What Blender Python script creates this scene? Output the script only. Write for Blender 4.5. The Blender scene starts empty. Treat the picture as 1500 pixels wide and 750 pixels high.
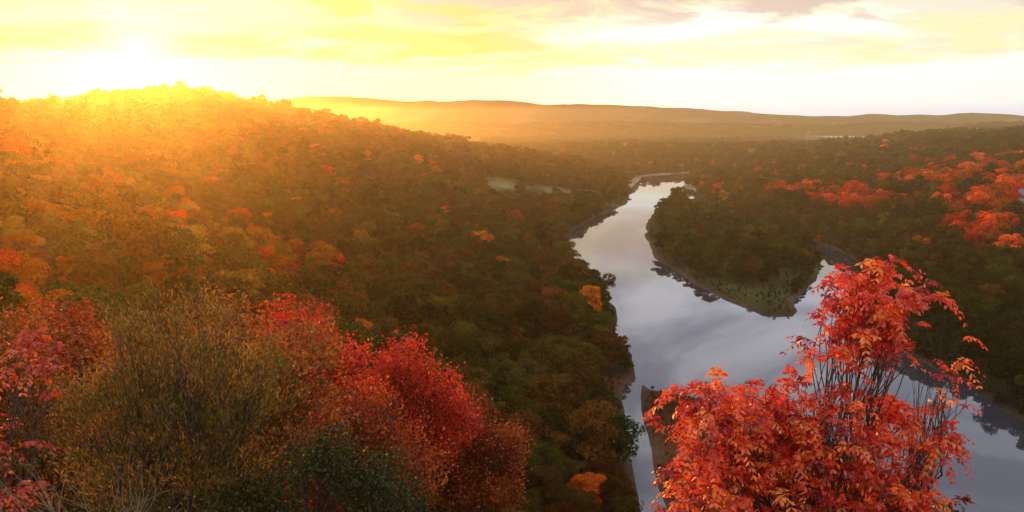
import bpy, math
import numpy as np
from mathutils import Vector
S = bpy.context.scene
S.view_settings.view_transform='Standard'
S.view_settings.look='None'
S.view_settings.exposure=0

# ------------------------------------------------------------------ helpers
def link(o):
    S.collection.objects.link(o); return o
def unit(a):
    return a/np.maximum(np.linalg.norm(a,axis=-1,keepdims=True),1e-9)
def sstep(x,a,b):
    t=np.clip((x-a)/(b-a),0,1); return t*t*(3-2*t)
def wave(x,y,s,seed):
    r=np.random.default_rng(seed); out=0; tot=0
    for k in range(9):
        a=r.uniform(0,2*math.pi); f=r.uniform(.6,2.6)/s; p=r.uniform(0,6.28); w=1/(.5+f*s)
        out=out+w*np.sin((x*math.cos(a)+y*math.sin(a))*f*2*math.pi+p+1.3*np.sin((y*math.cos(a)-x*math.sin(a))*f*2.1+p)); tot+=w
    return out/tot*1.6

class MB:
    """mesh buffer collecting quads"""
    def __init__(s): s.V=[];s.F=[];s.M=[];s.T=[];s.n=0
    def add(s,V,F,mat,tint):
        V=np.asarray(V,float);F=np.asarray(F,int)
        s.V.append(V);s.F.append(F+s.n);s.n+=len(V)
        s.M.append(np.full(len(F),mat)); s.T.append(np.broadcast_to(tint,(len(V),)).astype(float))
    def leaves(s,C,D,N,L,W,mat,tint,fold=.15):
        D=unit(D);X=unit(np.cross(D,N));N=np.cross(X,D)
        L=np.broadcast_to(L,(len(C),))[:,None];W=np.broadcast_to(W,(len(C),))[:,None]
        a=C; b=C+D*L*.45+X*W*.5+N*W*fold; c=C+D*L; d=C+D*L*.45-X*W*.5+N*W*fold
        V=np.stack([a,b,c,d],1).reshape(-1,3)
        s.add(V,np.arange(len(V)).reshape(-1,4),mat,np.repeat(np.broadcast_to(tint,(len(C),)),4))
    def tube(s,P,r0,r1,mat=0,sides=5):
        P=np.asarray(P,float);n=len(P)
        T=unit(np.gradient(P,axis=0)); ref=np.array([.31,.17,.93]) if abs(T[0][2])<.8 else np.array([1.,.1,0])
        A=unit(np.cross(T,ref));B=np.cross(T,A)
        rr=np.linspace(r0,r1,n)[:,None,None]
        an=np.arange(sides)/sides*2*math.pi
        V=(P[:,None,:]+rr*(A[:,None,:]*np.cos(an)[None,:,None]+B[:,None,:]*np.sin(an)[None,:,None])).reshape(-1,3)
        F=[]
        for i in range(n-1):
            for j in range(sides):
                k=(j+1)%sides
                F.append((i*sides+j,i*sides+k,(i+1)*sides+k,(i+1)*sides+j))
        s.add(V,F,mat,.5)
    def mesh(s,name,mats):
        V=np.concatenate(s.V);F=np.concatenate(s.F);M=np.concatenate(s.M);T=np.concatenate(s.T)
        me=bpy.data.meshes.new(name)
        me.vertices.add(len(V));me.vertices.foreach_set('co',V.ravel())
        me.loops.add(F.size);me.loops.foreach_set('vertex_index',F.ravel().astype(np.int32))
        me.polygons.add(len(F));me.polygons.foreach_set('loop_start',np.arange(0,F.size,4,dtype=np.int32))
        me.polygons.foreach_set('material_index',M.astype(np.int32))
        for m in mats: me.materials.append(m)
        at=me.attributes.new('tint','FLOAT','POINT');at.data.foreach_set('value',T.astype(np.float32))
        me.update(calc_edges=True); me.validate()
        return me

def nt(name):
    m=bpy.data.materials.new(name);m.use_nodes=True;t=m.node_tree;t.nodes.clear();return m,t
def node(t,typ,**k):
    n=t.nodes.new(typ)
    for a,b in k.items(): setattr(n,a,b)
    return n

def leaf_mat(name,c0=None,c1=None,transl=.4,gloss=.06):
    m,t=nt(name);L=t.links
    tint=node(t,'ShaderNodeAttribute',attribute_name='tint')
    if c0 is None:
        ic=node(t,'ShaderNodeAttribute',attribute_name='col',attribute_type='INSTANCER')
        mr=node(t,'ShaderNodeMapRange');mr.inputs['To Min'].default_value=.25;mr.inputs['To Max'].default_value=1.8
        L.new(tint.outputs['Fac'],mr.inputs['Value'])
        mx=node(t,'ShaderNodeVectorMath',operation='SCALE');L.new(ic.outputs['Color'],mx.inputs[0]);L.new(mr.outputs[0],mx.inputs['Scale'])
        col=mx.outputs[0]
    else:
        rp=node(t,'ShaderNodeValToRGB');cr=rp.color_ramp
        cs=[c0]+([c1] if not isinstance(c1,list) else c1)
        while len(cr.elements)<len(cs): cr.elements.new(.5)
        for i,c in enumerate(cs):
            cr.elements[i].position=i/(len(cs)-1);cr.elements[i].color=(*c,1)
        L.new(tint.outputs['Fac'],rp.inputs[0]);col=rp.outputs[0]
    d=node(t,'ShaderNodeBsdfDiffuse');tr=node(t,'ShaderNodeBsdfTranslucent')
    L.new(col,d.inputs[0]);
    g=node(t,'ShaderNodeVectorMath',operation='MULTIPLY');L.new(col,g.inputs[0]);g.inputs[1].default_value=(1.35,1.2,.7)
    L.new(g.outputs[0],tr.inputs[0])
    m1=node(t,'ShaderNodeMixShader');m1.inputs[0].default_value=transl;L.new(d.outputs[0],m1.inputs[1]);L.new(tr.outputs[0],m1.inputs[2])
    out=m1
    if gloss>0:
        gl=node(t,'ShaderNodeBsdfGlossy');gl.inputs['Roughness'].default_value=.4;gl.inputs[0].default_value=(.8,.8,.8,1)
        m2=node(t,'ShaderNodeMixShader');m2.inputs[0].default_value=gloss;L.new(m1.outputs[0],m2.inputs[1]);L.new(gl.outputs[0],m2.inputs[2]);out=m2
    o=node(t,'ShaderNodeOutputMaterial');L.new(out.outputs[0],o.inputs[0]);return m
def noisy_mat(name,c0,c1,scale=3,rough=.9,bump=.3):
    m,t=nt(name);L=t.links
    tc=node(t,'ShaderNodeTexCoord');n=node(t,'ShaderNodeTexNoise');n.inputs['Scale'].default_value=scale;n.inputs['Detail'].default_value=6
    L.new(tc.outputs['Object'],n.inputs['Vector'])
    rp=node(t,'ShaderNodeValToRGB');rp.color_ramp.elements[0].color=(*c0,1);rp.color_ramp.elements[1].color=(*c1,1)
    rp.color_ramp.elements[0].position=.3;rp.color_ramp.elements[1].position=.7
    L.new(n.outputs[0],rp.inputs[0])
    b=node(t,'ShaderNodeBsdfPrincipled');b.inputs['Roughness'].default_value=rough;L.new(rp.outputs[0],b.inputs['Base Color'])
    bp=node(t,'ShaderNodeBump');bp.inputs['Strength'].default_value=bump;L.new(n.outputs[0],bp.inputs['Height']);L.new(bp.outputs[0],b.inputs['Normal'])
    o=node(t,'ShaderNodeOutputMaterial');L.new(b.outputs[0],o.inputs[0]);return m

BARK=noisy_mat('bark',(.05,.035,.025),(.12,.09,.07),8)
PALEBARK=noisy_mat('weathered_twig_bark',(.20,.15,.10),(.34,.26,.18),8)
LEAF_I=leaf_mat('forest_leaves',transl=.35,gloss=0)

# ------------------------------------------------------------------ river outline (metres)
RIVER=np.array([(330,1215),(240,1200),(185,1140),(142,955),(107,760),(70,662),(42,573),(34,520),(36,470),(36,417),(41,382),
(45,338),(39,294),(41,267),(39,240),(42,231),(55,224),(70,210),(82,188),(92,160),(98,120),(125,95),(200,60),(420,30),
(420,120),(200,140),(158,165),(143,190),(137,209),(139,238),(135,270),(133,300),(122,322),(104,322),(96,352),(89,398),(84,463),
(93,556),(112,654),(150,780),(173,866),(235,1068),(330,1150)],float)
CH=[(np.array([(125,318),(138,352),(162,395),(188,455),(192,490),(186,600),(180,740),(190,860),(200,930)],float),9.5),
    (np.array([(37,236),(34.5,222),(32.5,200),(30.5,175),(29,150),(30,120)],float),2.6)]
def segd(x,y,a,b):
    d=b-a;t=np.clip(((x-a[0])*d[0]+(y-a[1])*d[1])/(d@d),0,1)
    return np.hypot(x-a[0]-t*d[0],y-a[1]-t*d[1])
def riverdist(x,y):
    n=len(RIVER);dm=np.full(x.shape,1e9);ins=np.zeros(x.shape,bool)
    for i in range(n):
        a=RIVER[i];b=RIVER[(i+1)%n];dm=np.minimum(dm,segd(x,y,a,b))
        c=((a[1]>y)!=(b[1]>y))
        xi=(b[0]-a[0])*(y-a[1])/((b[1]-a[1]) if abs(b[1]-a[1])>1e-9 else 1e-9)+a[0]
        ins^=(c&(x<xi))
    sd=np.where(ins,-dm,dm)+1.2*wave(x,y,34,3)+.3*wave(x,y,11,4)
    for P,w in CH:
        for i in range(len(P)-1): sd=np.minimum(sd,segd(x,y,P[i],P[i+1])-w*(1+.15*wave(x,y,25,5)))
    return sd

CP=np.array([(0,0,78.2),(-8,0,78.5),(8,0,78),(0,-40,84),(-60,-30,86),(60,-40,80),(0,8,74.5),(5,12,71.5),(-6,12,73),(15,25,56),(0,30,58),(-15,30,61),
(-9,65,44),(-22,62,52),(0,110,10),(-22,120,24),(30,60,25),(60,60,15),(60,100,4),(40,100,6),(40,150,2.5),(60,180,2),(15,150,3),
(-50,40,66),(-60,90,58),(-100,60,72),(-100,120,64),(-100,180,53),(-57,150,38),(-40,180,20),(-200,100,86),(-220,200,80),(-160,250,62),
(-187,400,58),(-262,400,83),(-240,505,75),(-229,600,89),(-210,750,84),(-145,900,63),(-42,1000,42),(93,1100,15),
(-350,500,68),(-350,800,66),(-250,1000,48),(-100,1150,25),(-400,1300,30),(50,1250,6),(-500,300,80),(-600,700,66),(-500,0,88),
(-115,300,35),(-96,450,20),(-53,250,15),(-25,600,5),(-147,700,40),(-36,850,12),(30,840,4),(-130,550,36),(-20,400,5),(0,300,3),(5,200,3),(20,480,2),
(20,620,3),(70,760,3),(100,950,3),(130,1100,3),(170,300,4),(180,400,4),(200,250,5),(225,350,10),(283,450,28),(276,520,26),(315,490,30),(250,600,16),
(350,600,33),(215,500,4),(230,700,8),(386,700,30),(467,1000,35),(350,900,18),(250,900,5),(300,1050,5),(600,1000,50),(600,600,58),(500,400,45),
(400,250,30),(300,200,14),(260,100,3),(250,0,10),(600,100,20),(400,1300,15),(700,1300,50),(100,1400,8),(300,1400,10),(-200,1500,20),(150,500,2),(150,430,2),(150,600,2),(170,750,2)],float)
def tps():
    P=CP[:,:2]/100;n=len(P);r=np.linalg.norm(P[:,None]-P[None],axis=-1)
    K=np.where(r>0,r*r*np.log(r+1e-12),0)+np.eye(n)*.0015
    Q=np.c_[np.ones(n),P];A=np.zeros((n+3,n+3));A[:n,:n]=K;A[:n,n:]=Q;A[n:,:n]=Q.T
    return P,np.linalg.solve(A,np.r_[CP[:,2],0,0,0])
TP,TW=tps()
LAKES=[(-260,3000,200,620),(1120,2950,130,560)]
def lakemask(x,y):
    m=np.full(np.shape(x),-9.)
    for a,b,c,d in LAKES: m=np.maximum(m,1-np.sqrt(((x-a)/c)**2+((y-b)/d)**2))
    return m
def height(x,y):
    x=np.asarray(x,float);y=np.asarray(y,float);sh=x.shape;x=x.ravel();y=y.ravel()
    cx=np.clip(x,-650,750);cy=np.clip(y,-60,1500)
    z=TW[-3]+TW[-2]*cx/100+TW[-1]*cy/100
    for i in range(len(TP)):
        r2=(cx/100-TP[i,0])**2+(cy/100-TP[i,1])**2
        z=z+TW[i]*.5*r2*np.log(r2+1e-12)
    z=np.maximum(z,.9)
    z=z+wave(x,y,60,11)*np.clip(z/20,0,1.2)+3.*wave(x,y,150,12)*np.clip((z-20)/40,0,1)*sstep(y,150,300)
    Y=np.maximum(y,1);u=x/Y
    far=16+6*wave(x,y,900,21)+3*wave(x,y,300,22)
    far+=(34+12*wave(x,y,1500,23))*np.exp(-((y-4300)/380)**2)*sstep(u,-1,-.1)
    far+=sstep(u,.44,.62)*46*np.exp(-((y-2100)/500)**2)
    hh=240-235*np.clip(u,-.2,.8)+42*wave(x,y,2600,24)+20*wave(x,y,900,25)
    hh=hh*(1-.55*sstep(-u,.26,.42))
    far+=np.maximum(hh-24,30)*np.exp(-((y-7900)/900)**2)
    far+=np.maximum(hh*.5-30,10)*np.exp(-((y-5900)/450)**2)*np.clip(.7+.9*wave(x,y,1800,26),0,2)
    far=far+(23-far)*sstep(lakemask(x,y),-.12,0)
    f=np.maximum(sstep(y,1350,1750),sstep(np.abs(x-50),650,950)*(y>1100))
    z=z*(1-f)+far*f
    sd=riverdist(x,y)
    near=np.clip(sd*.28,-3,.8)
    z=np.where(sd<0,near,near+np.maximum(z-.8,0)*sstep(sd,0,28))
    return z.reshape(sh)

def axis(parts):
    out=[]
    for a,b,s in parts: out+=list(np.arange(a,b,s))
    return np.array(out)
xs=np.concatenate([-np.geomspace(9000,720,50)[:-1],axis([(-720,-300,12),(-300,10,6),(10,215,2.5),(215,500,6),(500,720,12)]),np.geomspace(730,9000,70)])
ys=np.concatenate([axis([(-160,0,12),(0,130,4),(130,500,3.5),(500,1200,6),(1200,2000,18)]),np.geomspace(2010,11500,120)])
GX,GY=np.meshgrid(xs,ys);GZ=height(GX,GY)
me=bpy.data.meshes.new('ground');nx,ny=len(xs),len(ys)
V=np.stack([GX,GY,GZ],-1).reshape(-1,3)
ii,jj=np.meshgrid(np.arange(nx-1),np.arange(ny-1));b=(jj*nx+ii).ravel()
F=np.stack([b,b+1,b+nx+1,b+nx],1)
me.vertices.add(len(V));me.vertices.foreach_set('co',V.ravel())
me.loops.add(F.size);me.loops.foreach_set('vertex_index',F.ravel().astype(np.int32))
me.polygons.add(len(F));me.polygons.foreach_set('loop_start',np.arange(0,F.size,4,dtype=np.int32))
me.polygons.foreach_set('use_smooth',np.ones(len(F),bool))
sdv=riverdist(V[:,0],V[:,1]);X,Y=V[:,0],V[:,1]
col=np.tile(np.array([.03,.022,.011]),(len(V),1))
def paint(mask,c):
    global col
    mask=np.clip(mask,0,1)[:,None];col=col*(1-mask)+np.array(c)*mask
isl=((X>78)&(X<185)&(Y>325)&(Y<860)).astype(float)
paint(isl,(.038,.044,.011)); paint(isl*sstep(wave(X,Y,22,33),-.3,.5),(.06,.058,.016));paint(isl*sstep(-sdv,-6,-2),(.055,.034,.017))
fld=((X>-40)&(X<100)&(Y>740)&(Y<900)).astype(float);paint(fld*sstep(wave(X,Y,60,31),-.6,.3),(.15,.16,.065))
spit=((X>26)&(X<90)&(Y>100)&(Y<240)&(X>27)).astype(float);paint(spit,(.085,.032,.014))
paint(((sdv<2.0)&(Y<1300)&(Y>0)).astype(float)*.6,(.085,.062,.04))
paint(((Y>900)&(sdv<16)&(Y<1300)&(X>140)).astype(float),(.32,.24,.18))
fr=sstep(Y,1500,2000);paint(fr,(.05,.04,.016));paint(fr*sstep(wave(X,Y,700,35),.1,.7)*.7,(.14,.11,.05))
ca=me.color_attributes.new('gcol','FLOAT_COLOR','POINT')
ca.data.foreach_set('color',np.c_[col,np.ones(len(V))].ravel().astype(np.float32))
me.update(calc_edges=True)
m,t=nt('forest_floor');L=t.links
at=node(t,'ShaderNodeAttribute',attribute_name='gcol');tc=node(t,'ShaderNodeTexCoord')
n1=node(t,'ShaderNodeTexNoise');n1.inputs['Scale'].default_value=.6;n1.inputs['Detail'].default_value=9;n1.inputs['Roughness'].default_value=.7;L.new(tc.outputs['Object'],n1.inputs['Vector'])
n2=node(t,'ShaderNodeTexNoise');n2.inputs['Scale'].default_value=.03;n2.inputs['Detail'].default_value=6;L.new(tc.outputs['Object'],n2.inputs['Vector'])
ad=node(t,'ShaderNodeMath',operation='ADD');L.new(n1.outputs[0],ad.inputs[0]);L.new(n2.outputs[0],ad.inputs[1])
mr=node(t,'ShaderNodeMapRange');mr.inputs['From Min'].default_value=.75;mr.inputs['From Max'].default_value=1.25;mr.inputs['To Min'].default_value=.4;mr.inputs['To Max'].default_value=1.7
L.new(ad.outputs[0],mr.inputs['Value'])
sc=node(t,'ShaderNodeVectorMath',operation='SCALE');L.new(at.outputs['Color'],sc.inputs[0]);L.new(mr.outputs[0],sc.inputs['Scale'])
bs=node(t,'ShaderNodeBsdfPrincipled');bs.inputs['Roughness'].default_value=1;bs.inputs['Specular IOR Level'].default_value=.1;L.new(sc.outputs[0],bs.inputs['Base Color'])
bp=node(t,'ShaderNodeBump');bp.inputs['Strength'].default_value=.8;bp.inputs['Distance'].default_value=1.5;L.new(n1.outputs[0],bp.inputs['Height']);L.new(bp.outputs[0],bs.inputs['Normal'])
o=node(t,'ShaderNodeOutputMaterial');L.new(bs.outputs[0],o.inputs[0])
me.materials.append(m);link(bpy.data.objects.new('ground',me))

# ------------------------------------------------------------------ water
m,t=nt('water');L=t.links
tc=node(t,'ShaderNodeTexCoord')
mp=node(t,'ShaderNodeMapping');mp.inputs['Scale'].default_value=(.5,.16,1);L.new(tc.outputs['Object'],mp.inputs[0])
n1=node(t,'ShaderNodeTexNoise');n1.inputs['Scale'].default_value=1.0;n1.inputs['Detail'].default_value=4;L.new(mp.outputs[0],n1.inputs['Vector'])
n2=node(t,'ShaderNodeTexNoise');n2.inputs['Scale'].default_value=.02;n2.inputs['Detail'].default_value=3;L.new(tc.outputs['Object'],n2.inputs['Vector'])
mm=node(t,'ShaderNodeMath',operation='MULTIPLY');L.new(n1.outputs[0],mm.inputs[0]);L.new(n2.outputs[0],mm.inputs[1])
bp=node(t,'ShaderNodeBump');bp.inputs['Strength'].default_value=.1;bp.inputs['Distance'].default_value=.15;L.new(mm.outputs[0],bp.inputs['Height'])
bs=node(t,'ShaderNodeBsdfPrincipled');bs.inputs['Base Color'].default_value=(.035,.038,.05,1);bs.inputs['Roughness'].default_value=.02;bs.inputs['IOR'].default_value=1.6
L.new(bp.outputs[0],bs.inputs['Normal']);o=node(t,'ShaderNodeOutputMaterial');L.new(bs.outputs[0],o.inputs[0])
WATER=m
def sheet(name,x0,x1,y0,y1,z,mat):
    me=bpy.data.meshes.new(name);me.from_pydata([(x0,y0,z),(x1,y0,z),(x1,y1,z),(x0,y1,z)],[],[(0,1,2,3)]);me.materials.append(mat)
    return link(bpy.data.objects.new(name,me))
sheet('river',10,430,20,1260,0,WATER)
for a,b_,c,d in LAKES:
    me=bpy.data.meshes.new('lake');an=np.arange(48)/48*2*math.pi
    me.from_pydata([(a+c*1.04*math.cos(q),b_+d*1.04*math.sin(q),24.5) for q in an],[],[tuple(range(48))]);me.materials.append(WATER);link(bpy.data.objects.new('lake',me))

# ------------------------------------------------------------------ forest prototypes
def rand_dir(r,n): return unit(r.normal(size=(n,3)))
def blob_tree(mb,r,H,R,nleaf,ls,off=(0,0,0),limbs=True,nb=20):
    off=np.array(off,float)
    zc=r.uniform(.3,.92,nb);prof=np.sqrt(np.clip(1-((zc-.52)/.48)**2,.02,1))
    az=r.uniform(0,6.28,nb);rad=R*prof*np.sqrt(r.uniform(.1,1,nb))*.8
    C=np.c_[rad*np.cos(az),rad*np.sin(az),zc*H];rb=R*r.uniform(.22,.40,nb)
    bt=r.uniform(-.15,.15,nb)
    k=r.choice(nb,nleaf,p=rb**2/np.sum(rb**2))
    d=rand_dir(r,nleaf);d[:,2]=np.where(d[:,2]<-.3,-d[:,2],d[:,2])
    P=C[k]+d*rb[k][:,None]*r.uniform(.75,1.1,nleaf)[:,None]*np.array([1,1,.8])
    N=unit(d+r.normal(size=(nleaf,3))*.33);D=np.cross(N,rand_dir(r,nleaf))
    l=ls*r.uniform(.6,1.3,nleaf)
    mb.leaves(P+off-unit(D)*l[:,None]*.5,D,N,l,l*.75,1,np.clip(r.normal(.5,.15,nleaf)+bt[k],0,1))
    if limbs:
        mb.tube(np.array([(0,0,-1.5),(.1,.05,H*.25),(-.1,.1,H*.5),(0,0,H*.8)])+off,H*.022,H*.006,0,6)
        for i in range(min(nb,9)):
            s=np.array([0,0,H*r.uniform(.22,.5)]);mid=(s+C[i])/2+r.normal(size=3)*.3
            mb.tube(np.array([s,mid,C[i]])+off,H*.009,H*.003,0,4)
def proto_coll(name,specs):
    c=bpy.data.collections.new(name)
    for i,(seed,H,R,n,ls,mult) in enumerate(specs):
        r=np.random.default_rng(seed);mb=MB()
        if mult==1: blob_tree(mb,r,H,R,n,ls,nb=26 if n>3000 else 16)
        else:
            for k in range(mult):
                blob_tree(mb,r,H*r.uniform(.75,1.2),R*r.uniform(.8,1.2),n,ls,(r.uniform(-30,30),r.uniform(-30,30),r.uniform(-1,0)),False,7)
        me=mb.mesh('broadleaf_tree_crown',[BARK,LEAF_I]);c.objects.link(bpy.data.objects.new('broadleaf_tree',me))
    return c
CN=proto_coll('tree_stock_near',[(i,12,R,11000,.32,1) for i,R in ((1,5.2),(2,4.6),(3,5.8),(4,5.0))])
CA=proto_coll('tree_stock_mid',[(i,12+(i%3),R,3800,.55,1) for i,R in ((11,5.8),(12,5.2),(13,6.4),(14,5.4),(15,4.6),(16,6.0))])
CB=proto_coll('tree_stock_far',[(i,12+(i%3),R,800,1.15,1) for i,R in ((21,5.8),(22,5.2),(23,6.4),(24,5.4),(25,6.0))])
CC=proto_coll('tree_stock_distant',[(i,12,6.5,70,3.0,26) for i in (31,32,33,34)])

def scatter(name,P,sc,rot,col,coll):
    me=bpy.data.meshes.new(name);me.vertices.add(len(P));me.vertices.foreach_set('co',np.ascontiguousarray(P,float).ravel())
    a=me.attributes.new('tscale','FLOAT_VECTOR','POINT');a.data.foreach_set('vector',sc.astype(np.float32).ravel())
    a=me.attributes.new('trot','FLOAT_VECTOR','POINT');a.data.foreach_set('vector',rot.astype(np.float32).ravel())
    a=me.attributes.new('col','FLOAT_COLOR','POINT');a.data.foreach_set('color',np.c_[col,np.ones(len(P))].astype(np.float32).ravel())
    ob=link(bpy.data.objects.new(name,me))
    g=bpy.data.node_groups.new(name+'_planting','GeometryNodeTree')
    g.interface.new_socket('Geometry',in_out='INPUT',socket_type='NodeSocketGeometry');g.interface.new_socket('Geometry',in_out='OUTPUT',socket_type='NodeSocketGeometry')
    i=g.nodes.new('NodeGroupInput');o=g.nodes.new('NodeGroupOutput')
    ci=g.nodes.new('GeometryNodeCollectionInfo');ci.inputs['Collection'].default_value=coll;ci.inputs['Separate Children'].default_value=True;ci.inputs['Reset Children'].default_value=True
    ip=g.nodes.new('GeometryNodeInstanceOnPoints');ip.inputs['Pick Instance'].default_value=True
    a1=g.nodes.new('GeometryNodeInputNamedAttribute');a1.data_type='FLOAT_VECTOR';a1.inputs['Name'].default_value='tscale'
    a2=g.nodes.new('GeometryNodeInputNamedAttribute');a2.data_type='FLOAT_VECTOR';a2.inputs['Name'].default_value='trot'
    g.links.new(i.outputs[0],ip.inputs['Points']);g.links.new(ci.outputs[0],ip.inputs['Instance'])
    g.links.new(a1.outputs[0],ip.inputs['Scale']);g.links.new(a2.outputs[0],ip.inputs['Rotation']);g.links.new(ip.outputs[0],o.inputs[0])
    md=ob.modifiers.new('planting','NODES');md.node_group=g
    return ob

PAL=dict(dk=(.020,.030,.008),gr=(.046,.056,.011),ol=(.080,.068,.014),br=(.10,.045,.013),go=(.26,.13,.02),og=(.38,.10,.012),rd=(.48,.045,.016),rr=(.60,.11,.03))
PK=list(PAL);PC=np.array([PAL[k] for k in PK])
def pick(r,x,y):
    n=len(x);W=np.tile(np.array([3,5,5,3.,.3,.15,.03,0]),(n,1))
    def setw(mask,w): W[mask]=w
    left=(x<-15-(y*.0))&(y<1100)
    setw(left,[2,3,5,4.5,.3,.4,.06,0])
    setw(left&(y<330)&(x<-40),[.3,.9,3.2,4.5,2.,4.,.9,.3])  # autumn mix, with orange raised to stand in for the warm glow here
    setw((x>-70)&(x<40)&(y>80)&(y<700),[2.5,4.5,5.5,5,.12,.3,.15,0])
    setw((x>70)&(x<187)&(y>330)&(y<870),[2,8,3,.2,.0,.0,0,0])
    setw((x>130)&(x<240)&(y<430),[7,5,1,.5,.0,0,0,0])
    setw((x>195)&(y>400)&(y<1300)&(x<600),[3.5,5,4,2.5,.3,.3,.2,.1])
    cl=wave(x,y,130,41)
    rg=(x>235)&(y>330)&(y<760)&(cl>-.1)
    setw(rg,[.3,.5,.6,1.,.4,1.8,5,5])
    W=W/W.sum(1,keepdims=True);c=W.cumsum(1);k=(r.random((n,1))>c).sum(1).clip(0,7)
    C=PC[k]*r.uniform(.65,1.35,(n,1))*np.exp(r.normal(0,.1,(n,3)))
    C*=(1+.3*wave(x,y,90,42))[:,None]
    return np.clip(C,.006,.75)
def jgrid(r,x0,x1,y0,y1,s):
    a,b=np.meshgrid(np.arange(x0,x1,s),np.arange(y0,y1,s));a=a.ravel()+r.uniform(-.48,.48,a.size)*s;b=b.ravel()+r.uniform(-.48,.48,b.size)*s
    p=r.permutation(a.size);return a[p],b[p]
HOUSE=(313,484)
def ok(x,y,margin=4.5):
    sd=riverdist(x,y);k=sd>margin
    k&=~((x>70)&(x<187)&(y>325)&(y<870)&(sd<8+5*wave(x,y,40,51)))          # island meadow rim
    k&=~((x>78)&(x<150-.2*(y-325))&(y>325)&(y<385+14*wave(x,y,26,53)))
    k&=~((x>24)&(x<125)&(y>60)&(y<245)&(x>26))                                # open spit
    k&=~((x>-30)&(x<95)&(y>745)&(y<885)&(wave(x,y,70,52)>-.75))                # valley field
    k&=~((x>-26)&(x<30)&(y<62))&~((x>-17)&(x<8)&(y<74))
    hx,hy=HOUSE;u=np.array([hx,hy])/math.hypot(hx,hy);al=(x-hx)*u[0]+(y-hy)*u[1];ac=np.abs(-(x-hx)*u[1]+(y-hy)*u[0])
    k&=~((al>-66)&(al<12)&(ac<9))
    k&=(np.abs(x)<.8*y+55)
    return k
def plant(name,x,y,coll,smin,smax,r,sink=.6,hscale=None):
    z=height(x,y);n=len(x)
    s=(smin+(smax-smin)*r.beta(1.6,1.9,n))*(1+.12*wave(x,y,70,61));sc=np.c_[s*r.uniform(.9,1.2,n),s*r.uniform(.9,1.2,n),s*r.uniform(.8,1.15,n)]
    rot=np.c_[r.normal(0,.06,n),r.normal(0,.06,n),r.uniform(0,6.28,n)]
    return scatter(name,np.c_[x,y,z-sink],sc,rot,pick(r,x,y),coll)
r=np.random.default_rng(100)
x,y=jgrid(r,-300,60,25,170,7.0);k=ok(x,y)&(np.hypot(x,y)<165);plant('hillside_forest',x[k],y[k],CN,.48,.92,r)
n_tot=k.sum()
x,y=jgrid(r,-520,520,80,430,8.6);k=ok(x,y)&(np.hypot(x,y)>=165)&(np.hypot(x,y)<430);plant('valley_forest',x[k],y[k],CA,.6,1.28,r);n_tot+=k.sum()
x,y=jgrid(r,-900,1000,100,1000,9.6);k=ok(x,y)&(np.hypot(x,y)>=430)&(np.hypot(x,y)<1000);plant('far_forest',x[k],y[k],CB,.62,1.25,r);n_tot+=k.sum()
x,y=jgrid(r,-1200,1300,600,1900,12);k=ok(x,y)&(np.hypot(x,y)>=1000)&(y<1900);plant('upland_forest',x[k],y[k],CB,.75,1.35,r);n_tot+=k.sum()
x,y=jgrid(r,-3500,3500,1850,4800,46);k=(np.abs(x)<.78*y+50)&(lakemask(x,y)<-.1)&~((np.abs(x+250)<190)&(y<3000)&(y>1900))&~((np.abs(x-.378*y)<.04*y)&(y<3000)&(y>1900));plant('distant_forest',x[k],y[k],CC,.8,1.15,r);n_tot+=k.sum()
x,y=jgrid(r,20,260,130,900,4.8);sd=riverdist(x,y);k=(sd>1.2)&(sd<6)&~((x>24)&(x<120)&(y<245))&~((x>76)&(x<130)&(y>300)&(y<800))
plant('riverbank_bushes',x[k],y[k],CB,.2,.55,r);n_tot+=k.sum()
x,y=jgrid(r,76,190,320,880,2.6);sd=riverdist(x,y);k=(sd>2.5)&(r.random(len(x))<.6)&((sd<16)|(y<425))
plant('meadow_shrubs',x[k],y[k],CB,.03,.16,r,.1)
x,y=jgrid(r,26,95,110,240,2.2);sd=riverdist(x,y);k=(sd>1)&(r.random(len(x))<.5)
z=height(x[k],y[k]);n=k.sum();s=r.uniform(.05,.13,n)
scatter('bank_undergrowth',np.c_[x[k],y[k],z],np.c_[s,s,s],np.zeros((n,3)),np.array([.12,.035,.014])*r.uniform(.5,1.5,(n,1)),CB)
print('TREES',n_tot)

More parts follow.
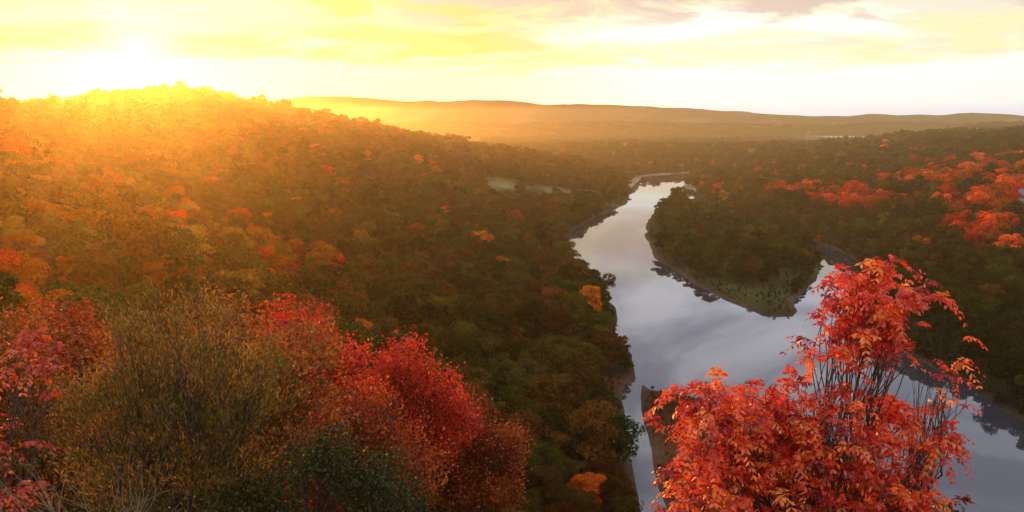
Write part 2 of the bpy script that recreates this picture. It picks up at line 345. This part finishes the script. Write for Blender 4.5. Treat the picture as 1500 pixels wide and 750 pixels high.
# ------------------------------------------------------------------ individually grown trees
def bez(a,c,b,n): 
    t=np.linspace(0,1,n)[:,None];return a*(1-t)**2+2*c*t*(1-t)+b*t*t
def grow(name,seed,base,lobes,ntips,nlimb,mats,leaf,trunk_r=.1,fill=.35,bare=0):
    r=np.random.default_rng(seed);mb=MB();base=np.array(base,float)
    vol=np.array([l[3]*l[4]*l[5] for l in lobes])**.8;k=r.choice(len(lobes),ntips,p=vol/vol.sum())
    Lb=np.array(lobes,float)[k];d=rand_dir(r,ntips);rad=r.uniform(fill**2,1.12,ntips)**.5
    T=Lb[:,:3]+d*rad[:,None]*Lb[:,3:6]
    lc=T[r.choice(ntips,nlimb,replace=False)]
    for _ in range(4):
        a=np.argmin(np.linalg.norm(T[:,None]-lc[None],axis=-1),1)
        for i in range(nlimb):
            if (a==i).any(): lc[i]=T[a==i].mean(0)
    top=np.mean(T,0);top[2]=np.percentile(T[:,2],35)
    fork=base*.45+top*.55; H=np.linalg.norm(top-base)
    tr=bez(base-np.array([0,0,.5]),(base+fork)/2+r.normal(size=3)*.05*H,fork,7);mb.tube(tr,trunk_r,trunk_r*.6,0,8)
    dirs=[]
    for i in range(nlimb):
        s=tr[r.integers(3,7)];e=lc[i]*.75+s*.25
        c=(s+e)/2+np.array([0,0,-.1*H])*r.random()+r.normal(size=3)*.07*np.linalg.norm(e-s)
        lb=bez(s,c,e,8);lb[1:-1]+=r.normal(size=(6,3))*.015*H;mb.tube(lb,trunk_r*.42,trunk_r*.14,0,5)
        tp=np.where(a==i)[0]
        for q in tp:
            s2=lb[r.integers(4,8)];cc=(s2+T[q])/2+r.normal(size=3)*.12*np.linalg.norm(T[q]-s2)
            tw=bez(s2,cc,T[q],6);mb.tube(tw,trunk_r*.13,trunk_r*.05,0,4)
            dirs.append((q,T[q]-tw[-2]))
    D=np.zeros((ntips,3));
    for q,v in dirs:D[q]=v
    D=unit(D+1e-6)
    keep=r.random(ntips)>=bare
    if keep.any(): leaf(mb,r,T[keep],D[keep])
    me=mb.mesh(name,mats);return link(bpy.data.objects.new(name,me))

def sumac_leaf(L0=.3,nper=6,nl=5,ll=.115,lw=.042):
    def f(mb,r,T,D):
        n=len(T);base=np.repeat(T,nper,0);dd=np.repeat(D,nper,0);tb=np.repeat(r.normal(.48,.24,n),nper)
        o=unit(dd*.45+rand_dir(r,n*nper)+np.array([0,0,.15]));Lr=L0*r.uniform(.6,1.2,n*nper)
        side=unit(np.cross(o,np.array([0,0,1.])+r.normal(size=o.shape)*.15));tb=tb+r.normal(0,.1,n*nper)
        for k in range(nl):
            t=(k+1)/nl;P=base+o*(Lr*t)[:,None]+np.array([0,0,-.5])*(Lr*t*t)[:,None]
            tang=unit(o+np.array([0,0,-1.])*t)
            for sg in (-1,1):
                dr=unit(tang*.55+side*sg+np.array([0,0,-.55])+r.normal(size=P.shape)*.22)
                nn=unit(np.cross(tang,side)*-1+r.normal(size=P.shape)*.35)
                kp=r.random(len(P))<.93
                mb.leaves(P[kp],dr[kp],nn[kp],ll*r.uniform(.7,1.2,kp.sum())*(1.1-.35*t),lw*r.uniform(.8,1.2,kp.sum()),1,np.clip(tb[kp]+r.normal(0,.12,kp.sum()),0,1),.2)
        mid=base+o*(Lr*.5)[:,None]+np.array([0,0,-.125])*Lr[:,None]
        mb.leaves(base,mid-base,side,np.linalg.norm(mid-base,axis=1)*1.8,.008,0,.5,0)
    return f
def broad(spread,n,l,w,up=0.,align=0.):
    def f(mb,r,T,D):
        m=len(T);P=np.repeat(T,n,0)+r.normal(size=(m*n,3))*spread
        d=unit(rand_dir(r,m*n)+np.repeat(D,n,0)*align+np.array([0,0,up]));N=unit(rand_dir(r,m*n)+np.array([0,0,.5]))
        tb=np.repeat(r.normal(.5,.22,m),n)+r.normal(0,.13,m*n)
        mb.leaves(P,d,N,l*r.uniform(.6,1.3,m*n),w*r.uniform(.7,1.2,m*n),1,np.clip(tb,0,1),.2)
    return f
RED=leaf_mat('red_sumac_leaf',(.26,.014,.006),[(.64,.04,.016),(.80,.11,.026),(.85,.34,.07)],.45,.06)
PINK=leaf_mat('crimson_leaf',(.25,.02,.010),[(.52,.06,.03),(.6,.18,.08)],.4,.05)
MAPR=leaf_mat('red_maple_leaf',(.12,.014,.008),[(.50,.026,.018),(.75,.08,.03)],.4,.03)
MAPO=leaf_mat('orange_maple_leaf',(.07,.018,.007),[(.31,.05,.012),(.56,.14,.022)],.4,.03)
OAK=leaf_mat('russet_oak_leaf',(.06,.035,.010),[(.22,.085,.014),(.48,.16,.022)],.4,.03)
JUN=leaf_mat('juniper_leaf',(.035,.04,.010),[(.12,.11,.022),(.46,.22,.05)],.35,.04)  # olive-gold foliage, colour warmed to stand in for the orange glow
GRN=leaf_mat('dark_green_leaf',(.008,.015,.004),[(.024,.040,.009),(.07,.08,.018)],.3,.03)

gz=lambda x,y: float(height(np.array([x]),np.array([y]))[0])
grow('sumac_tree',5,(5.4,12.6,gz(5.4,12.6)),[(5.3,11.6,77.35,.9,.8,.62),(5.1,11.6,76.6,.75,.7,.6),(3.1,11.4,75.6,1.05,.9,.72),(4.2,11.5,75.5,1.1,1.,.75),(4.2,11.3,74.3,1.6,1.1,1.0),(6.0,11.8,75.2,.85,.9,.8),(2.9,11.2,74.6,.75,.8,.6),(6.1,11.6,73.9,.8,.9,.9)],
     430,22,[BARK,RED],sumac_leaf(ll=.125,lw=.046),.09,.2,.0)
grow('bare_sapling',6,(6.5,12.2,gz(6.5,12.2)),[(6.6,11.8,76.2,.5,.5,1.0),(6.2,11.7,75.4,.5,.5,.8)],60,9,[BARK,RED],sumac_leaf(nper=2),.06,.2,.7)
grow('sumac_tree',8,(-7.4,10.8,gz(-7.4,10.8)),[(-7.2,10.8,76.8,.9,.8,.35),(-6.6,10.9,76.5,.5,.5,.3),(-7.2,10.4,75.3,.9,.8,.8)],62,10,[BARK,PINK],sumac_leaf(nper=5),.06,.2,.25)
grow('juniper_tree',9,(-5.6,13,gz(-5.6,13)),[(-6.2,13,76.3,.7,.8,.9),(-5.2,13,76.5,.5,.6,.8),(-5.3,12.8,75.3,1.4,1.1,.9),(-6.5,12.6,75.2,.9,1.,.9),(-4.3,13,75.7,.6,.8,.8),(-5.6,12.3,74.2,1.7,1.0,.9)],480,26,[BARK,JUN],broad(.12,46,.10,.022,.9,.8),.08,.1)
grow('green_bush',10,(-3.4,12.6,gz(-3.4,12.6)),[(-3.2,12.6,74.4,.8,.8,.5),(-2.3,12.8,73.8,.8,.8,.55),(-4.2,12.2,73.8,.9,.8,.6)],220,16,[BARK,GRN],broad(.12,60,.065,.035,.2,.2),.05,.1)
grow('bare_shrub',12,(-5.0,9.4,gz(-5.0,9.4)),[(-4.9,9.2,75.3,1.3,.7,.9),(-3.6,9.4,74.6,.9,.5,.6),(-6.2,9.2,75.2,.7,.5,.8)],150,14,[PALEBARK,OAK],broad(.07,5,.08,.025,.5,.4),.03,.2,.65)
grow('oak_tree',13,(-9.3,28,gz(-9.3,28)),[(-10.5,28,72.2,1.9,1.9,1.6),(-8.0,28,71.3,1.9,1.8,1.7),(-12.7,27.5,70.8,2.2,2.0,1.8),(-9.5,27,69,3.5,2.5,2.2)],420,24,[BARK,OAK],broad(.31,46,.17,.10),.2,.15)
grow('oak_tree',14,(-6.3,32,gz(-6.3,32)),[(-6.6,32,67.7,1.8,1.8,1.4),(-4.8,32,65.7,1.9,1.8,1.6),(-8,31,65.5,2.4,2.,2.)],320,20,[BARK,MAPO],broad(.31,44,.17,.11),.16,.15)
grow('red_maple_tree',15,(-12.2,45,gz(-12.2,45)),[(-12.6,45,68.3,2.0,2.0,1.6),(-10.6,45,66.2,2.0,2.0,2.0),(-14.8,45,66,2.2,2.0,1.8),(-12.3,44,64,3.4,2.8,2.2),(-9.5,44,64,1.5,1.5,1.4)],400,24,[BARK,MAPR],broad(.40,44,.22,.15),.2,.1)
grow('red_maple_tree',16,(-6.4,50,gz(-6.4,50)),[(-7,50,64.3,1.7,1.7,1.6),(-5.0,50,62.3,2.0,1.8,1.8),(-8.8,50,62.2,2.0,1.9,1.8),(-6.5,49,60,3.2,2.4,2.0),(-3.6,50,60.5,1.3,1.3,1.3)],400,24,[BARK,MAPR],broad(.40,44,.22,.15),.2,.1)
grow('maple_tree',17,(-2.6,54,gz(-2.6,54)),[(-3.2,54,59.6,1.8,1.8,1.6),(-1.0,54,57.3,2.0,1.8,1.8),(-4.8,53,57,2.1,2.0,2.0),(-2.6,53,54.8,3.3,2.4,2.2)],400,24,[BARK,MAPO],broad(.40,44,.22,.15),.2,.1)
grow('oak_tree',18,(-19,33,gz(-19,33)),[(-19,33,70.6,2.2,2.2,1.7),(-21.5,33,70,2.2,2.2,1.9),(-17,32,68.6,2.4,2.2,2.)],380,22,[BARK,MAPO],broad(.34,46,.18,.11),.2,.15)
grow('maple_tree',19,(-14.5,22,gz(-14.5,22)),[(-14.3,22,73.2,1.6,1.6,1.3),(-12.6,22,71.6,1.7,1.6,1.5),(-16.2,22,72.6,1.7,1.6,1.5),(-13.6,21,70.3,2.6,1.8,1.8)],360,20,[BARK,OAK],broad(.26,46,.14,.085),.14,.15)

# ------------------------------------------------------------------ buildings
WALL=noisy_mat('painted_siding',(.42,.44,.47),(.55,.56,.58),2,.7,.05);ROOF=noisy_mat('roof_shingles',(.10,.10,.11),(.2,.2,.22),5,.9,.3)
BRK=noisy_mat('brick',(.28,.12,.08),(.38,.18,.12),3,.9,.2);GLS=noisy_mat('window_glass',(.03,.04,.05),(.05,.06,.08),1,.1,0);TRM=noisy_mat('white_trim',(.75,.75,.75),(.8,.8,.8),2,.6,0)
def box(name,parent,c,s,mat):
    x,y,z=[v/2 for v in s];me=bpy.data.meshes.new(name)
    me.from_pydata([(a*x,b*y,d*z) for a in(-1,1) for b in(-1,1) for d in(-1,1)],[],[(0,1,3,2),(4,6,7,5),(0,4,5,1),(2,3,7,6),(0,2,6,4),(1,5,7,3)])
    me.materials.append(mat);o=bpy.data.objects.new(name,me);o.location=c;o.parent=parent;link(o);return o
def house(name,x,y,w,d,h,rot,flat=False,wall=WALL,storeys=2,cols=4):
    e=link(bpy.data.objects.new(name,None));e.location=(x,y,gz(x,y)-.6);e.rotation_euler=(0,0,rot)
    box('walls',e,(0,0,h/2),(w,d,h),wall)
    if flat:
        box('parapet',e,(0,0,h+.35),(w+.4,d+.4,.7),TRM);box('lift_housing',e,(w*.2,0,h+1.9),(w*.2,d*.4,2.4),wall)
    else:
        rh=w*.0+d*.38;me=bpy.data.meshes.new('roof');a=w/2+.6;b=d/2+.6
        me.from_pydata([(-a,-b,h-.1),(a,-b,h-.1),(a,b,h-.1),(-a,b,h-.1),(-a,0,h+rh),(a,0,h+rh)],[],[(0,1,5,4),(2,3,4,5),(0,4,3),(1,2,5),(3,2,1,0)])
        me.materials.append(ROOF);o=bpy.data.objects.new('roof',me);o.parent=e;link(o)
        box('chimney',e,(w*.25,d*.15,h+rh*.9),(.9,.9,2.2),BRK)
    sh=h/storeys
    for sy in(-1,1):
        for f in range(storeys):
            for c in range(cols):
                cx=-w/2+w*(c+.5)/cols
                if f==0 and c==cols//2: box('door',e,(cx,sy*(d/2+.03),1.05+.6),(1.1,.1,2.1),GLS);continue
                box('window_frame',e,(cx,sy*(d/2+.03),sh*(f+.55)),(min(1.6,w/cols*.6),.08,1.5),TRM)
                box('window',e,(cx,sy*(d/2+.06),sh*(f+.55)),(min(1.6,w/cols*.6)-.25,.1,1.25),GLS)
    return e
house('white_house',HOUSE[0],HOUSE[1],12,9,5.8,-.5)
house('hotel_building',1060,1690,26,15,20,-.5,True,BRK,6,7)
house('brick_house',905,1600,18,10,6,.2);house('brick_house',880,1750,24,10,7,-.2)

# ------------------------------------------------------------------ light, sky, haze
AZ=math.radians(-24.8);EL=math.radians(4.2)
sdir=Vector((math.sin(AZ)*math.cos(EL),math.cos(AZ)*math.cos(EL),math.sin(EL)))
ld=bpy.data.lights.new('sun','SUN');ld.energy=5;ld.angle=math.radians(.5);ld.color=(1,.43,.08)
so=link(bpy.data.objects.new('sun',ld));so.rotation_euler=(-sdir).to_track_quat('-Z','Y').to_euler();so.location=(-200,400,300)
ELD=math.radians(2.45);vd=(math.sin(AZ)*math.cos(ELD),math.cos(AZ)*math.cos(ELD),math.sin(ELD))
w=bpy.data.worlds.new('World');S.world=w;w.use_nodes=True;t=w.node_tree;t.nodes.clear();L=t.links
tc=node(t,'ShaderNodeTexCoord');nv=node(t,'ShaderNodeVectorMath',operation='NORMALIZE');L.new(tc.outputs['Generated'],nv.inputs[0])
sx=node(t,'ShaderNodeSeparateXYZ');L.new(nv.outputs[0],sx.inputs[0])
def M(op,a,b=None,c=None,clamp=False):
    n=node(t,'ShaderNodeMath',operation=op,use_clamp=clamp)
    for i,v in enumerate((a,b,c)):
        if v is None: continue
        if isinstance(v,(int,float)): n.inputs[i].default_value=v
        else: L.new(v,n.inputs[i])
    return n.outputs[0]
def MR(v,a,b,c=0,d=1):
    n=node(t,'ShaderNodeMapRange',interpolation_type='SMOOTHSTEP');L.new(v,n.inputs[0])
    for i,q in enumerate((a,b,c,d)): n.inputs[i+1].default_value=q
    return n.outputs[0]
def MX(f,a,b):
    n=node(t,'ShaderNodeMix',data_type='RGBA')
    L.new(f,n.inputs[0]) if not isinstance(f,(int,float)) else setattr(n.inputs[0],'default_value',f)
    for s,v in((6,a),(7,b)):
        if isinstance(v,tuple): n.inputs[s].default_value=(*v,1)
        else: L.new(v,n.inputs[s])
    return n.outputs[2]
z=sx.outputs[2]
dt=node(t,'ShaderNodeVectorMath',operation='DOT_PRODUCT');L.new(nv.outputs[0],dt.inputs[0]);dt.inputs[1].default_value=vd;dot=M('MAXIMUM',dt.outputs['Value'],0)
zz=M('ADD',M('MAXIMUM',z,0),.10);cx=M('DIVIDE',sx.outputs[0],zz);cy=M('DIVIDE',sx.outputs[1],zz)
cv=node(t,'ShaderNodeCombineXYZ');L.new(cx,cv.inputs[0]);L.new(cy,cv.inputs[1]);
def NZ(scale,det,off,dist=.6):
    mp=node(t,'ShaderNodeMapping');mp.inputs['Location'].default_value=off;L.new(cv.outputs[0],mp.inputs[0])
    n=node(t,'ShaderNodeTexNoise');n.inputs['Scale'].default_value=scale;n.inputs['Detail'].default_value=det;n.inputs['Roughness'].default_value=.6;n.inputs['Distortion'].default_value=dist;L.new(mp.outputs[0],n.inputs['Vector']);return n.outputs[0]
nA=NZ(.55,7,(3.1,1.7,0));nB=NZ(1.3,8,(9,4,0));nC=NZ(1.0,8,(5,8,0),1.0)
nearsun=MR(dot,.80,.955)
clear=MX(nearsun,(1.02,.99,.93),(1.02,.90,.55))
cloud=MX(nearsun,(.84,.74,.60),(.90,.50,.06))
cloud=MX(M('MULTIPLY',MR(nC,.42,.62),.7),cloud,(1.0,.84,.42))
edge=M('ADD',z,M('MULTIPLY',M('SUBTRACT',nC,.5),.08))
mask=M('MULTIPLY',MR(nA,.30,.47),MR(edge,.056,.074))
low=MX(mask,clear,cloud)
pk=M('MULTIPLY',MR(nB,.47,.60),MR(z,.088,.125));low=MX(M('MULTIPLY',pk,.9),low,(.62,.43,.37))
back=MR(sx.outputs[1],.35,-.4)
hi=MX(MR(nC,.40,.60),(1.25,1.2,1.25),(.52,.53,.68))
hi=MX(back,hi,(1.0,.86,.74))  # unseen sky behind the camera set warm-bright, added as fill for foreground leaves
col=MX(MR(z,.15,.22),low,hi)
g1=M('MULTIPLY',M('POWER',dot,1500.),1.6);g2=M('MULTIPLY',M('POWER',dot,200.),.12)
disc=M('MULTIPLY',MR(dt.outputs['Value'],math.cos(math.radians(.9)),math.cos(math.radians(.5))),60.)
gl=M('ADD',M('ADD',g1,g2),disc)
gv=node(t,'ShaderNodeVectorMath',operation='SCALE');gv.inputs[0].default_value=(1,.8,.4);L.new(gl,gv.inputs['Scale'])
sky=node(t,'ShaderNodeTexSky',sky_type='NISHITA');sky.sun_disc=False;sky.sun_elevation=EL;sky.sun_rotation=AZ
sk=node(t,'ShaderNodeVectorMath',operation='SCALE');L.new(sky.outputs[0],sk.inputs[0]);sk.inputs['Scale'].default_value=.05
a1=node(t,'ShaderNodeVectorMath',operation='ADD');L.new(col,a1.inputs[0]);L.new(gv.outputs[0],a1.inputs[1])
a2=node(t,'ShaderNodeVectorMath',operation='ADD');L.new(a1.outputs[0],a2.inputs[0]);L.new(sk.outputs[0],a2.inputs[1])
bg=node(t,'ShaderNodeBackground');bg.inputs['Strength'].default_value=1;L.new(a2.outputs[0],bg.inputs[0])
o=node(t,'ShaderNodeOutputWorld');L.new(bg.outputs[0],o.inputs[0])

# valley haze: a real homogeneous scattering volume filling the valley
hm,t=nt('evening_haze');vs=node(t,'ShaderNodeVolumeScatter');vs.inputs['Color'].default_value=(1,.68,.32,1);vs.inputs['Density'].default_value=.00027;vs.inputs['Anisotropy'].default_value=.84
o=node(t,'ShaderNodeOutputMaterial');t.links.new(vs.outputs[0],o.inputs['Volume'])
hz=box('haze',None,(0,1200,50),(6000,2800,124),hm)

cam=bpy.data.cameras.new('camera');cam.lens=28.25;cam.sensor_width=36;cam.clip_end=30000;cam.clip_start=.1
co=link(bpy.data.objects.new('camera',cam));co.location=(0,0,80);co.rotation_euler=(math.radians(90-9.65),0,0);S.camera=co
